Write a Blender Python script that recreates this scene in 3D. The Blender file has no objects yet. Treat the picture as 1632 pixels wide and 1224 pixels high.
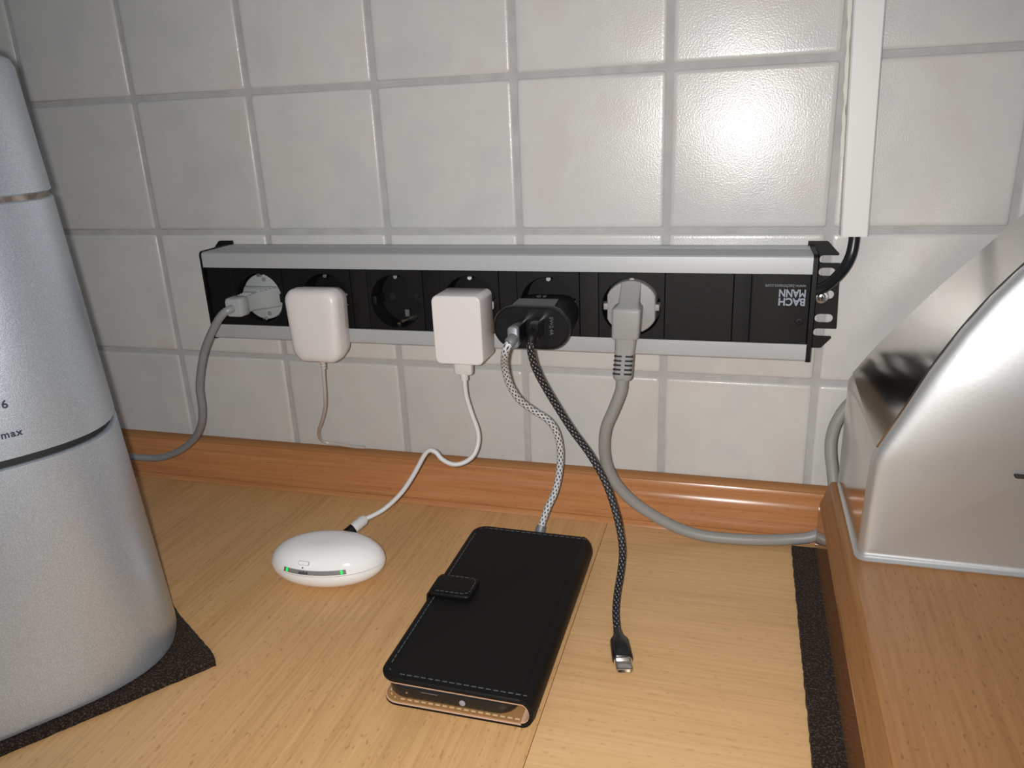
import bpy, bmesh, math, random
from mathutils import Vector, Matrix

# ------------------------------------------------------------------ scene, camera, light (units: 1 = one tile pitch = 0.1 m)
U = 0.1
scene = bpy.context.scene
COL = scene.collection
vs = scene.view_settings
vs.view_transform = 'Standard'; vs.look = 'None'; vs.gamma = 1.0; vs.use_curve_mapping = False
vs.exposure = 0.0

CAM = (5.48697, -5.23509, -0.27161)
RIGHT = Vector((0.96013245, 0.27646794, -0.04136609))
DOWN = Vector((0.05102399, -0.31880911, -0.94644456))
FWD = Vector((-0.27484947, 0.90660147, -0.32020547))
cd = bpy.data.cameras.new('camera'); cam = bpy.data.objects.new('camera', cd); COL.objects.link(cam)
cd.sensor_fit = 'HORIZONTAL'; cd.sensor_width = 36.0; cd.lens = 1241.745 / 1632 * 36.0
cd.clip_start = 0.01; cd.clip_end = 50
m = Matrix.Identity(4)
for i in range(3):
    m[i][0] = RIGHT[i]; m[i][1] = -DOWN[i]; m[i][2] = -FWD[i]; m[i][3] = CAM[i] * U
cam.matrix_world = m
scene.camera = cam

world = bpy.data.worlds.new('world'); scene.world = world; world.use_nodes = True
bg = world.node_tree.nodes['Background']
bg.inputs[0].default_value = (0.86, 0.93, 1.0, 1); bg.inputs[1].default_value = 0.085

def lamp(name, kind, loc, energy, color, size):
    l = bpy.data.lights.new(name, kind); l.energy = energy; l.color = color
    if kind == 'AREA': l.shape = 'RECTANGLE'; l.size, l.size_y = size
    else: l.shadow_soft_size = size
    o = bpy.data.objects.new(name, l); COL.objects.link(o); o.location = [c * U for c in loc]
    return o
fl = Vector(CAM) - RIGHT * 0.09 - DOWN * 0.02
fo_ = lamp('phone_flash', 'SPOT', fl, 8.2, (1.0, 0.975, 0.945), 0.0035)
fo_.data.spot_size = math.radians(125); fo_.data.spot_blend = 1.0
fo_.rotation_euler = (FWD + RIGHT * 0.06).to_track_quat('-Z', 'Y').to_euler()
win = lamp('window_daylight', 'AREA', (-7, -22, 10), 4.5, (0.80, 0.90, 1.0), (1.2, 1.4))
win.rotation_euler = (Vector((2.5, -1.5, -2)) - Vector((-7, -22, 10))).to_track_quat('-Z', 'Y').to_euler()

# ------------------------------------------------------------------ helpers
def loc_of(o):
    v = Vector((0, 0, 0))
    while o is not None:
        v += Vector(o.location); o = o.parent
    return v

def tag(o, label=None, cat=None, group=None, kind=None):
    if label: o['label'] = label
    if cat: o['category'] = cat
    if group: o['group'] = group
    if kind: o['kind'] = kind
    return o

def thing(name, loc, label, cat, group=None):
    o = bpy.data.objects.new(name, None); COL.objects.link(o)
    o.empty_display_size = 0.02; o.location = [c * U for c in loc]
    return tag(o, label, cat, group)

class MB:
    def __init__(s): s.v = []; s.f = []; s.uv = {}
    def add(s, pts):
        i = len(s.v); s.v += [tuple(p) for p in pts]; return list(range(i, i + len(pts)))
    def face(s, idx, uv=None):
        if uv: s.uv[len(s.f)] = uv
        s.f.append(tuple(idx))
    def loft(s, rings, cap0=True, cap1=True, closed=True, uvs=None):
        R = [s.add(r) for r in rings]; n = len(R[0])
        for a in range(len(R) - 1):
            for k in range(n if closed else n - 1):
                k2 = (k + 1) % n
                uv = None
                if uvs: uv = [(k / n, uvs[a]), ((k + 1) / n, uvs[a]), ((k + 1) / n, uvs[a + 1]), (k / n, uvs[a + 1])]
                s.face((R[a][k], R[a][k2], R[a + 1][k2], R[a + 1][k]), uv)
        if cap0: s.face(R[0][::-1])
        if cap1: s.face(R[-1])
        return s
    def box(s, x0, x1, y0, y1, z0, z1, b=0.0):
        if b <= 0:
            return s.loft([[(x0, y0, z0), (x1, y0, z0), (x1, y1, z0), (x0, y1, z0)], [(x0, y0, z1), (x1, y0, z1), (x1, y1, z1), (x0, y1, z1)]])
        q = lambda i, z: [(x, y, z) for x, y in rrect((x0 + x1) / 2, (y0 + y1) / 2, x1 - x0 - 2 * i, y1 - y0 - 2 * i, b, 3)]
        return s.loft([q(b * .8, z0), q(b * .25, z0 + b * .25), q(0, z0 + b), q(0, z1 - b), q(b * .25, z1 - b * .25), q(b * .8, z1)])
    def tube(s, pts, r, n=12, seg=6, cap=True, smooth=True):
        P = catmull(pts, seg) if smooth else [Vector(p) for p in pts]
        N = len(P); rings = []; L = [0.0]
        t = (P[1] - P[0]).normalized()
        nrm = t.orthogonal().normalized()
        for i in range(N):
            t2 = (P[min(i + 1, N - 1)] - P[max(i - 1, 0)]).normalized()
            nrm = (nrm - t2 * nrm.dot(t2)).normalized(); b = t2.cross(nrm)
            rr = r(i / (N - 1)) if callable(r) else r
            rings.append([P[i] + (nrm * math.cos(2 * math.pi * k / n) + b * math.sin(2 * math.pi * k / n)) * rr for k in range(n)])
            if i: L.append(L[-1] + (P[i] - P[i - 1]).length)
        return s.loft(rings, cap, cap, uvs=L)
    def disc_y(s, cx, cz, r, y0, y1, n=24, b=0.0):
        C = lambda rr, y: [(cx + rr * math.cos(2 * math.pi * k / n), y, cz + rr * math.sin(2 * math.pi * k / n)) for k in range(n)]
        if b: return s.loft([C(r, y0), C(r, y1 + b), C(r - b * .3, y1 + b * .3), C(r - b, y1)])
        return s.loft([C(r, y0), C(r, y1)])
    def build(s, name, mat, parent=None, ang=35, kind=None):
        off = loc_of(parent) if parent else Vector((0, 0, 0))
        me = bpy.data.meshes.new(name)
        me.from_pydata([Vector(v) * U - off for v in s.v], [], s.f)
        if s.uv:
            ul = me.uv_layers.new(name='UVMap')
            for p in me.polygons:
                if p.index in s.uv:
                    for li, c in zip(p.loop_indices, s.uv[p.index]): ul.data[li].uv = c
        bm = bmesh.new(); bm.from_mesh(me); bmesh.ops.recalc_face_normals(bm, faces=bm.faces); bm.to_mesh(me); bm.free()
        me.polygons.foreach_set('use_smooth', [True] * len(me.polygons))
        me.set_sharp_from_angle(angle=math.radians(ang))
        me.materials.append(mat)
        o = bpy.data.objects.new(name, me); COL.objects.link(o); o.parent = parent
        if kind: o['kind'] = kind
        return o

def catmull(pts, seg=6):
    P = [Vector(p) for p in pts]
    if len(P) < 3: return P
    P = [P[0] * 2 - P[1]] + P + [P[-1] * 2 - P[-2]]; out = []
    for i in range(1, len(P) - 2):
        a, b, c, d = P[i - 1:i + 3]
        for k in range(seg):
            t = k / seg
            out.append(0.5 * (2 * b + (c - a) * t + (2 * a - 5 * b + 4 * c - d) * t * t + (3 * b - a - 3 * c + d) * t ** 3))
    out.append(P[-2]); return out

def rrect(cx, cy, w, h, r, n=5):
    r = max(1e-4, min(r, w / 2 - 1e-4, h / 2 - 1e-4)); out = []
    for sx, sy, a0 in ((1, 1, 0), (-1, 1, 90), (-1, -1, 180), (1, -1, 270)):
        for k in range(n + 1):
            a = math.radians(a0 + 90 * k / n)
            out.append((cx + sx * (w / 2 - r) + r * math.cos(a), cy + sy * (h / 2 - r) + r * math.sin(a)))
    return out
def ring_xz(pts, y): return [(a, y, b) for a, b in pts]
def ring_xy(pts, z): return [(a, b, z) for a, b in pts]
def extrude_x(mb, prof, x0, x1):       # profile of (y, z)
    return mb.loft([[(x0, y, z) for y, z in prof], [(x1, y, z) for y, z in prof]])
def extrude_y(mb, prof, y0, y1):       # profile of (x, z)
    return mb.loft([[(x, y0, z) for x, z in prof], [(x, y1, z) for x, z in prof]])

def flat_shape(name, loops, depth, mat, parent, mtx):
    """polygon with holes in local xy, extruded, placed by mtx (tile units)"""
    cu = bpy.data.curves.new(name, 'CURVE'); cu.dimensions = '2D'; cu.fill_mode = 'BOTH'; cu.extrude = depth / 2
    for lp in loops:
        sp = cu.splines.new('POLY'); sp.points.add(len(lp) - 1); sp.use_cyclic_u = True
        for p, (a, b) in zip(sp.points, lp): p.co = (a, b, 0, 1)
    return bake(cu, name, mat, parent, mtx)
def lettering(name, text, size, mat, parent, mtx, bold=0.0, spacing=1.0, sx=1.0, depth=0.002):
    cu = bpy.data.curves.new(name, 'FONT'); cu.body = text; cu.size = size; cu.extrude = depth / 2
    cu.offset = bold; cu.space_character = spacing; cu.align_x = 'CENTER'; cu.align_y = 'CENTER'
    return bake(cu, name, mat, parent, mtx @ Matrix.Diagonal((sx, 1, 1, 1)))
def bake(cu, name, mat, parent, mtx):
    tmp = bpy.data.objects.new('tmp', cu); COL.objects.link(tmp)
    dg = bpy.context.evaluated_depsgraph_get(); dg.update()
    me = bpy.data.meshes.new_from_object(tmp.evaluated_get(dg))
    bpy.data.objects.remove(tmp)
    off = loc_of(parent) if parent else Vector((0, 0, 0))
    me.transform(Matrix.Translation(-off) @ Matrix.Scale(U, 4) @ mtx)
    me.name = name; me.materials.clear(); me.materials.append(mat)
    o = bpy.data.objects.new(name, me); COL.objects.link(o); o.parent = parent
    return o
def frame(origin, xdir, ydir):
    x = Vector(xdir).normalized(); y = Vector(ydir); y = (y - x * y.dot(x)).normalized(); z = x.cross(y)
    return Matrix(((x.x, y.x, z.x, origin[0]), (x.y, y.y, z.y, origin[1]), (x.z, y.z, z.z, origin[2]), (0, 0, 0, 1)))

# ------------------------------------------------------------------ materials
def mat(name, col, rough=0.5, metal=0.0, spec=0.5, coat=0.0, bump=None, var=None, emit=None, trans=0.0, vcol=None):
    mt = bpy.data.materials.new(name); mt.use_nodes = True; nt = mt.node_tree
    b = nt.nodes['Principled BSDF']
    b.inputs['Base Color'].default_value = (*col, 1); b.inputs['Roughness'].default_value = rough
    b.inputs['Metallic'].default_value = metal; b.inputs['Specular IOR Level'].default_value = spec
    b.inputs['Coat Weight'].default_value = coat; b.inputs['Coat Roughness'].default_value = 0.08
    b.inputs['Transmission Weight'].default_value = trans
    if emit: b.inputs['Emission Color'].default_value = (*emit[0], 1); b.inputs['Emission Strength'].default_value = emit[1]
    if bump or var: tc = nt.nodes.new('ShaderNodeTexCoord')
    if bump:                                   # (scale, strength)
        n = nt.nodes.new('ShaderNodeTexNoise'); n.inputs['Scale'].default_value = bump[0]; n.inputs['Detail'].default_value = 3
        nt.links.new(tc.outputs['Object'], n.inputs['Vector'])
        bp = nt.nodes.new('ShaderNodeBump'); bp.inputs['Strength'].default_value = bump[1]; bp.inputs['Distance'].default_value = 0.0005
        nt.links.new(n.outputs['Fac'], bp.inputs['Height']); nt.links.new(bp.outputs['Normal'], b.inputs['Normal'])
    if var:                                    # (scale, other colour, lo, hi)
        n = nt.nodes.new('ShaderNodeTexNoise'); n.inputs['Scale'].default_value = var[0]; n.inputs['Detail'].default_value = 4
        nt.links.new(tc.outputs['Object'], n.inputs['Vector'])
        r = nt.nodes.new('ShaderNodeValToRGB'); r.color_ramp.elements[0].position = var[2]; r.color_ramp.elements[1].position = var[3]
        r.color_ramp.elements[0].color = (*col, 1); r.color_ramp.elements[1].color = (*var[1], 1)
        nt.links.new(n.outputs['Fac'], r.inputs['Fac']); nt.links.new(r.outputs['Color'], b.inputs['Base Color'])
    return mt

def tile_mat():
    mt = mat('glazed_tile', (0.6, 0.57, 0.53), 0.285, spec=0.5); nt = mt.node_tree; b = nt.nodes['Principled BSDF']; N = nt.nodes; L = nt.links
    tc = N.new('ShaderNodeTexCoord'); oi = N.new('ShaderNodeObjectInfo')
    ad = N.new('ShaderNodeVectorMath'); ad.operation = 'MULTIPLY_ADD'
    cb = N.new('ShaderNodeCombineXYZ')
    for i in range(3): L.new(oi.outputs['Random'], cb.inputs[i])
    L.new(cb.outputs[0], ad.inputs[0]); ad.inputs[1].default_value = (37, 51, 23); L.new(tc.outputs['Object'], ad.inputs[2])
    n = N.new('ShaderNodeTexNoise'); n.inputs['Scale'].default_value = 22; n.inputs['Detail'].default_value = 3; n.inputs['Roughness'].default_value = 0.55
    L.new(ad.outputs[0], n.inputs['Vector'])
    r = N.new('ShaderNodeValToRGB'); e = r.color_ramp.elements
    e[0].position = 0.32; e[0].color = (0.54, 0.538, 0.53, 1); e[1].position = 0.72; e[1].color = (0.575, 0.53, 0.50, 1)
    k = e.new(0.52); k.color = (0.588, 0.577, 0.556, 1)
    L.new(n.outputs['Fac'], r.inputs['Fac'])
    hs = N.new('ShaderNodeHueSaturation'); mr = N.new('ShaderNodeMapRange'); mr.inputs['To Min'].default_value = 0.95; mr.inputs['To Max'].default_value = 1.04
    L.new(oi.outputs['Random'], mr.inputs['Value']); L.new(mr.outputs[0], hs.inputs['Value']); L.new(r.outputs[0], hs.inputs['Color'])
    L.new(hs.outputs[0], b.inputs['Base Color'])
    n2 = N.new('ShaderNodeTexNoise'); n2.inputs['Scale'].default_value = 1000; n2.inputs['Detail'].default_value = 1
    L.new(tc.outputs['Object'], n2.inputs['Vector'])
    n3 = N.new('ShaderNodeTexNoise'); n3.inputs['Scale'].default_value = 40; L.new(ad.outputs[0], n3.inputs['Vector'])
    mx = N.new('ShaderNodeMath'); mx.operation = 'MULTIPLY_ADD'; mx.inputs[1].default_value = 1.5
    L.new(n3.outputs['Fac'], mx.inputs[0]); L.new(n2.outputs['Fac'], mx.inputs[2])
    bp = N.new('ShaderNodeBump'); bp.inputs['Strength'].default_value = 0.30; bp.inputs['Distance'].default_value = 0.0003
    L.new(mx.outputs[0], bp.inputs['Height']); L.new(bp.outputs[0], b.inputs['Normal'])
    return mt

def wood_mat(name, c_lo, c_mid, c_hi, fleck, axis, rough=0.4, fleck_amt=0.7, spec=0.5, fine=1.0):
    mt = mat(name, c_mid, rough, spec=spec); nt = mt.node_tree; N = nt.nodes; L = nt.links; b = N['Principled BSDF']
    tc = N.new('ShaderNodeTexCoord')
    def mapped(s_along, s_cross):
        mp = N.new('ShaderNodeMapping'); L.new(tc.outputs['Object'], mp.inputs['Vector'])
        mp.inputs['Scale'].default_value = [s_along if i == axis else s_cross for i in range(3)]
        return mp.outputs[0]
    def noise(vec, detail, rgh=0.55, dist=0.0):
        n = N.new('ShaderNodeTexNoise'); n.inputs['Scale'].default_value = 1; n.inputs['Detail'].default_value = detail
        n.inputs['Roughness'].default_value = rgh; n.inputs['Distortion'].default_value = dist; L.new(vec, n.inputs['Vector']); return n.outputs['Fac']
    big = noise(mapped(2.2, 14), 3, 0.5, 0.6); fin = noise(mapped(14, 420 * fine), 3, 0.6, 0.3)
    mx = N.new('ShaderNodeMath'); mx.operation = 'MULTIPLY_ADD'; mx.inputs[1].default_value = 0.60; L.new(fin, mx.inputs[0])
    m2 = N.new('ShaderNodeMath'); m2.operation = 'MULTIPLY'; m2.inputs[1].default_value = 0.40; L.new(big, m2.inputs[0]); L.new(m2.outputs[0], mx.inputs[2])
    r = N.new('ShaderNodeValToRGB'); e = r.color_ramp.elements
    e[0].position = 0.36; e[0].color = (*c_lo, 1); e[1].position = 0.64; e[1].color = (*c_hi, 1)
    k = e.new(0.5); k.color = (*c_mid, 1); L.new(mx.outputs[0], r.inputs['Fac'])
    fl_ = noise(mapped(230, 760), 1, 0.4)
    fr = N.new('ShaderNodeMapRange'); fr.inputs['From Min'].default_value = 0.66; fr.inputs['From Max'].default_value = 0.74
    fr.inputs['To Max'].default_value = fleck_amt; L.new(fl_, fr.inputs['Value'])
    mc = N.new('ShaderNodeMix'); mc.data_type = 'RGBA'; L.new(fr.outputs[0], mc.inputs['Factor']); L.new(r.outputs[0], mc.inputs['A'])
    mc.inputs['B'].default_value = (*fleck, 1); L.new(mc.outputs['Result'], b.inputs['Base Color'])
    bp = N.new('ShaderNodeBump'); bp.inputs['Strength'].default_value = 0.08; bp.inputs['Distance'].default_value = 0.0003
    L.new(fin, bp.inputs['Height']); L.new(bp.outputs[0], b.inputs['Normal'])
    return mt

def braid_mat(name, light, dark, turns, pitch, duty, rough=0.55):
    """woven sleeve: uv.x round the cable, uv.y = length along it in tile units"""
    mt = mat(name, light, rough); nt = mt.node_tree; N = nt.nodes; L = nt.links; b = N['Principled BSDF']
    uv = N.new('ShaderNodeUVMap'); sp = N.new('ShaderNodeSeparateXYZ'); L.new(uv.outputs[0], sp.inputs[0])
    def math_(op, a, bb):
        n = N.new('ShaderNodeMath'); n.operation = op
        for i, q in enumerate((a, bb)):
            if isinstance(q, (int, float)): n.inputs[i].default_value = q
            else: L.new(q, n.inputs[i])
        return n.outputs[0]
    u = math_('MULTIPLY', sp.outputs[0], turns); v = math_('MULTIPLY', sp.outputs[1], 1 / pitch)
    a = math_('FRACT', math_('ADD', u, v), 0); c = math_('FRACT', math_('SUBTRACT', u, v), 0)
    A = math_('LESS_THAN', a, duty); B = math_('LESS_THAN', c, 0.5)
    f = math_('MULTIPLY', A, B)
    mc = N.new('ShaderNodeMix'); mc.data_type = 'RGBA'; L.new(f, mc.inputs['Factor'])
    mc.inputs['A'].default_value = (*light, 1); mc.inputs['B'].default_value = (*dark, 1); L.new(mc.outputs['Result'], b.inputs['Base Color'])
    h = math_('ADD', math_('PINGPONG', math_('MULTIPLY', math_('ADD', u, v), 2), 0.5), math_('PINGPONG', math_('MULTIPLY', math_('SUBTRACT', u, v), 2), 0.5))
    bp = N.new('ShaderNodeBump'); bp.inputs['Strength'].default_value = 0.5; bp.inputs['Distance'].default_value = 0.0004
    L.new(h, bp.inputs['Height']); L.new(bp.outputs[0], b.inputs['Normal'])
    return mt

M = {}
M['tile'] = tile_mat()
M['grout'] = mat('grout', (0.40, 0.395, 0.39), 0.9, bump=(900, 0.4), var=(60, (0.46, 0.455, 0.45), 0.35, 0.65))
M['beech_y'] = wood_mat('beech_worktop_grain_depth', (0.53, 0.30, 0.125), (0.635, 0.37, 0.160), (0.70, 0.425, 0.195), (0.37, 0.18, 0.07), 1, 0.42, 0.55)
M['beech_x'] = wood_mat('beech_worktop_grain_side', (0.58, 0.345, 0.155), (0.665, 0.405, 0.19), (0.72, 0.45, 0.22), (0.46, 0.245, 0.10), 0, 0.42, 0.45)
M['trim'] = wood_mat('beech_upstand', (0.40, 0.165, 0.06), (0.47, 0.205, 0.078), (0.52, 0.24, 0.095), (0.26, 0.10, 0.04), 0, 0.22, 0.35, spec=0.28)
M['trim_lip'] = mat('brown_seal', (0.36, 0.165, 0.062), 0.7, spec=0.25)
M['board'] = wood_mat('lacquered_board', (0.28, 0.125, 0.043), (0.325, 0.155, 0.056), (0.365, 0.185, 0.07), (0.15, 0.06, 0.02), 1, 0.42, 0.55, spec=0.35)
M['band_gloss'] = wood_mat('glossy_edge_band', (0.24, 0.10, 0.032), (0.29, 0.13, 0.043), (0.33, 0.155, 0.055), (0.16, 0.06, 0.02), 1, 0.07, 0.4)
M['felt'] = mat('felt', (0.020, 0.013, 0.010), 1.0, spec=0.1, bump=(1200, 1.0), var=(950, (0.13, 0.105, 0.09), 0.5, 0.82))
fb = M['felt'].node_tree.nodes['Principled BSDF']
fb.inputs['Sheen Weight'].default_value = 0.15; fb.inputs['Sheen Roughness'].default_value = 0.4; fb.inputs['Sheen Tint'].default_value = (0.55, 0.48, 0.43, 1)
M['alu'] = mat('anodised_aluminium', (0.43, 0.44, 0.45), 0.48, 0.12, bump=(1500, 0.04))
M['black_pl'] = mat('matt_black_plastic', (0.0055, 0.005, 0.005), 0.52, spec=0.24, bump=(2600, 0.2))
M['black_in'] = mat('socket_black', (0.004, 0.004, 0.0045), 0.5, spec=0.3)
M['black_gl'] = mat('glossy_black_plastic', (0.010, 0.010, 0.011), 0.25)
M['gap'] = mat('joint_gap', (0.003, 0.003, 0.003), 0.8)
M['metal'] = mat('nickel', (0.62, 0.58, 0.52), 0.22, 1.0)
M['zinc'] = mat('zinc_screw', (0.55, 0.54, 0.52), 0.3, 1.0, bump=(1500, 0.2))
M['print'] = mat('grey_print', (0.27, 0.31, 0.37), 0.6)
M['print_dim'] = mat('faint_print', (0.11, 0.115, 0.12), 0.6)
M['print_mid'] = mat('thin_print', (0.2, 0.21, 0.23), 0.6)
M['white'] = mat('white_plastic', (0.73, 0.69, 0.68), 0.36)
M['white_gl'] = mat('gloss_white_plastic', (0.90, 0.90, 0.90), 0.10, coat=0.3)
M['white_cable'] = mat('white_cable', (0.66, 0.65, 0.64), 0.45)
M['old_cable'] = mat('yellowed_clear_cable', (0.60, 0.55, 0.50), 0.3, trans=0.15)
M['grey_plug'] = mat('grey_plug', (0.36, 0.385, 0.385), 0.5)
M['grey_cable'] = mat('grey_cable', (0.255, 0.26, 0.275), 0.36)
M['grey_stain'] = mat('speckled_grey_plug', (0.30, 0.295, 0.29), 0.5, var=(95, (0.24, 0.15, 0.09), 0.66, 0.71))
M['grey_cable2'] = mat('grey_cable_light', (0.285, 0.28, 0.27), 0.42)
M['groove'] = mat('dark_groove', (0.02, 0.02, 0.021), 0.6, spec=0.3)
M['black_cable'] = mat('black_rubber_cable', (0.010, 0.011, 0.013), 0.32)
M['braid_w'] = braid_mat('white_black_braid', (0.60, 0.60, 0.61), (0.012, 0.012, 0.014), 6, 0.05, 0.45)
M['braid_b'] = braid_mat('black_grey_braid', (0.010, 0.010, 0.011), (0.33, 0.33, 0.34), 6, 0.045, 0.28)
M['usb_grey'] = mat('grey_metal_shell', (0.22, 0.23, 0.25), 0.5, 0.4)
M['steel_plug'] = mat('connector_steel', (0.60, 0.57, 0.53), 0.22, 1.0)
M['leather'] = mat('black_leather', (0.0055, 0.005, 0.0048), 0.50, spec=0.22, bump=(700, 0.25))
M['lining'] = mat('tan_lining', (0.33, 0.17, 0.06), 0.7, bump=(900, 0.3))
M['lining_edge'] = mat('cut_leather_edge', (0.60, 0.38, 0.26), 0.7)
M['thread'] = mat('grey_thread', (0.085, 0.085, 0.09), 0.7)
M['thread_tan'] = mat('tan_thread', (0.62, 0.45, 0.25), 0.7)
M['led'] = mat('green_led', (0.02, 0.5, 0.08), 0.4, emit=((0.0, 0.75, 0.10), 0.75))
M['band'] = mat('grey_band', (0.22, 0.22, 0.225), 0.4)
M['silver'] = mat('silver_paint', (0.44, 0.50, 0.57), 0.34, 0.62, bump=(2400, 0.2), var=(2100, (0.64, 0.71, 0.80), 0.42, 0.70))
M['silver_rim'] = mat('grey_rim', (0.20, 0.20, 0.20), 0.5)
M['seam'] = mat('beige_seam', (0.30, 0.26, 0.22), 0.6, var=(120, (0.12, 0.10, 0.09), 0.4, 0.6))
M['ink'] = mat('dark_blue_ink', (0.02, 0.02, 0.045), 0.6)
M['steel'] = mat('satin_steel', (0.62, 0.625, 0.625), 0.43, 0.74, bump=(420, 0.05))
M['steel_gl'] = mat('polished_steel', (0.56, 0.54, 0.51), 0.15, 1.0, bump=(60, 0.03))
M['duct'] = mat('white_pvc', (0.72, 0.72, 0.70), 0.4)
M['glue'] = mat('clear_silicone', (0.72, 0.70, 0.64), 0.12, bump=(300, 0.6))
M['label'] = mat('grey_sticker', (0.10, 0.102, 0.105), 0.5)

# ------------------------------------------------------------------ the setting
ZC = -3.07                                       # worktop height
w = MB().box(-7.0, 14.0, 0.013, 0.9, -3.6, 4.0)
wall = w.build('wall_back', M['grout']); tag(wall, 'kitchen back wall of square cream tiles with grey grout', kind='structure')
def tile_mesh():
    t = MB()
    q = lambda h, y, r: ring_xz(rrect(0, 0, 2 * h, 2 * h, r, 2), y)
    t.loft([q(.480, .035, .018), q(.480, .013, .018), q(.476, .0055, .018), q(.466, .0012, .016), q(.45, 0.0, .014)], cap0=False)
    o = t.build('tile', M['tile'], None, 60); return o
tile0 = tile_mesh()
random.seed(4); first = True
for c in range(-5, 12):
    for r in range(-3, 4):
        o = tile0 if first else tile0.copy()
        if not first: COL.objects.link(o)
        first = False
        o.parent = wall
        o.location = ((c + .5) * U, random.uniform(-.0003, .0003), (r + .5) * U)
        o.rotation_euler = (random.uniform(-.004, .004), 0, random.uniform(-.004, .004) if (c, r) != (5, -1) else -.014)

JX = 4.648                                       # joint between the two worktops
wt = MB().box(-7.0, JX - .002, -6.3, -.012, ZC - .38, ZC).build('worktop', M['beech_y'])
tag(wt, 'beech worktop left of the joint, under the phone wallet, grain running to the wall', 'worktop', 'beech worktops')
wt2 = MB().box(JX + .002, 14.0, -6.3, -.012, ZC - .38, ZC).build('worktop', M['beech_x'])
tag(wt2, 'beech worktop right of the joint, beneath the loose USB-C plug, grain running sideways', 'worktop', 'beech worktops')

up = [(-.012, -3.066), (-.012, -2.748), (-.062, -2.748), (-.068, -2.762), (-.074, -2.785), (-.100, -2.812), (-.118, -2.834), (-.130, -2.854), (-.139, -2.876), (-.147, -2.902), (-.163, -2.955), (-.180, -3.00), (-.198, -3.04), (-.198, -3.066)]
tr = extrude_x(MB(), up, -7.0, 14.0).build('trim_1', M['trim'], None, 50)
tag(tr, 'reddish beech upstand running along the foot of the tiles', kind='structure')
extrude_x(MB(), [(-.004, -2.752), (-.004, -2.738), (-.058, -2.738), (-.074, -2.748), (-.080, -2.768), (-.070, -2.775), (-.06, -2.752)], -7.0, 14.0).build('top_seal', M['trim_lip'], tr)
extrude_x(MB(), [(-.205, -3.068), (-.205, -3.035), (-.216, -3.035), (-.232, -3.05), (-.242, -3.068)], -7.0, 14.0).build('bottom_seal', M['trim'], tr)

# ------------------------------------------------------------------ silver coffee machine on felt (diagonal in the corner)
N2 = Vector((.8, -.6, 0)); S2 = Vector((-.6, -.8, 0))
def ns(n, s, z): return N2 * n + S2 * s + Vector((0, 0, z))
fp = MB()
fpo = [(3.60, .13), (3.60, 2.25), (1.5, 2.25), (1.5, .17), (2.4, .165), (3.0, .17), (3.5, .125)]
random.seed(2)
fpj = []
for i in range(len(fpo)):
    a, b = fpo[i], fpo[(i + 1) % len(fpo)]; L_ = math.dist(a, b); k = max(1, int(L_ / .025))
    for j in range(k): t = j / k; fpj.append((a[0] + (b[0] - a[0]) * t + random.uniform(-.003, .003), a[1] + (b[1] - a[1]) * t + random.uniform(-.003, .003)))
fp.loft([[ns(n, s, ZC + .001) for n, s in fpj], [ns(n, s, ZC + .034) for n, s in fpj], [ns(n + (-.01 if n > 3.5 else 0), s, ZC + .04) for n, s in fpj]])
tag(fp.build('felt_pad', M['felt']), 'dark brown felt pad under the silver coffee machine', 'felt pad', 'felt pads')

cm = thing('coffee_machine', ns(2.55, 1.2, ZC + .04), 'tall silver coffee machine with rounded corner at the left edge, marked 6 and max', 'coffee machine')
def lean(z):                       # how far the sides lean in at height z
    pts = [(-3.03, 0.0), (-2.6, .028), (-1.66, .085), (-.5, .15), (.1, .19), (.2, .20)]
    for (a, b), (c, d) in zip(pts, pts[1:]):
        if z <= c: return b + (d - b) * (z - a) / (c - a)
    return pts[-1][1]
def cm_ring(z, inset=0.0):
    l = lean(z) + inset
    n0, n1, s0, s1 = 1.6 + l, 3.565 - l * .75, .175 + l, 2.2 - l
    out = []
    cn, cs, hn, hs = (n0 + n1) / 2, (s0 + s1) / 2, (n1 - n0) / 2, (s1 - s0) / 2
    K = 56
    for k in range(K):
        a = 2 * math.pi * k / K; ca, sa = math.cos(a), math.sin(a); e = 2 / 3.9
        out.append(ns(cn + hn * math.copysign(abs(ca) ** e, ca), cs + hs * math.copysign(abs(sa) ** e, sa), z))
    return out
zb = ZC + .042
MB().loft([cm_ring(zb, .05), cm_ring(zb + .012, .012), cm_ring(zb + .04, 0), cm_ring(-2.75), cm_ring(-2.4), cm_ring(-2.0), cm_ring(-1.694), cm_ring(-1.688, .012)]).build('lower_housing', M['silver'], cm, 25)
MB().loft([cm_ring(-1.70, .028), cm_ring(-1.635, .028)]).build('groove_ring', M['groove'], cm)
up_h = MB().loft([cm_ring(-1.652, .014), cm_ring(-1.648, 0), cm_ring(-1.3), cm_ring(-.9), cm_ring(-.528), cm_ring(-.522, .008)]).build('upper_housing', M['silver'], cm, 25)
MB().loft([cm_ring(-.523, .012), cm_ring(-.497, .012)]).build('seam_ring', M['seam'], cm)
MB().loft([cm_ring(-.498, .008), cm_ring(-.492, 0), cm_ring(-.2), cm_ring(.06), cm_ring(.09, .01), cm_ring(.105, .035)]).build('top_housing', M['silver'], cm, 32)
MB().loft([cm_ring(.10, .03), cm_ring(.125, .034), cm_ring(.135, .06), cm_ring(.135, .3)]).build('rim', M['silver_rim'], cm, 60)
def cm_front(z): return 3.565 - lean(z) * .75
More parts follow.
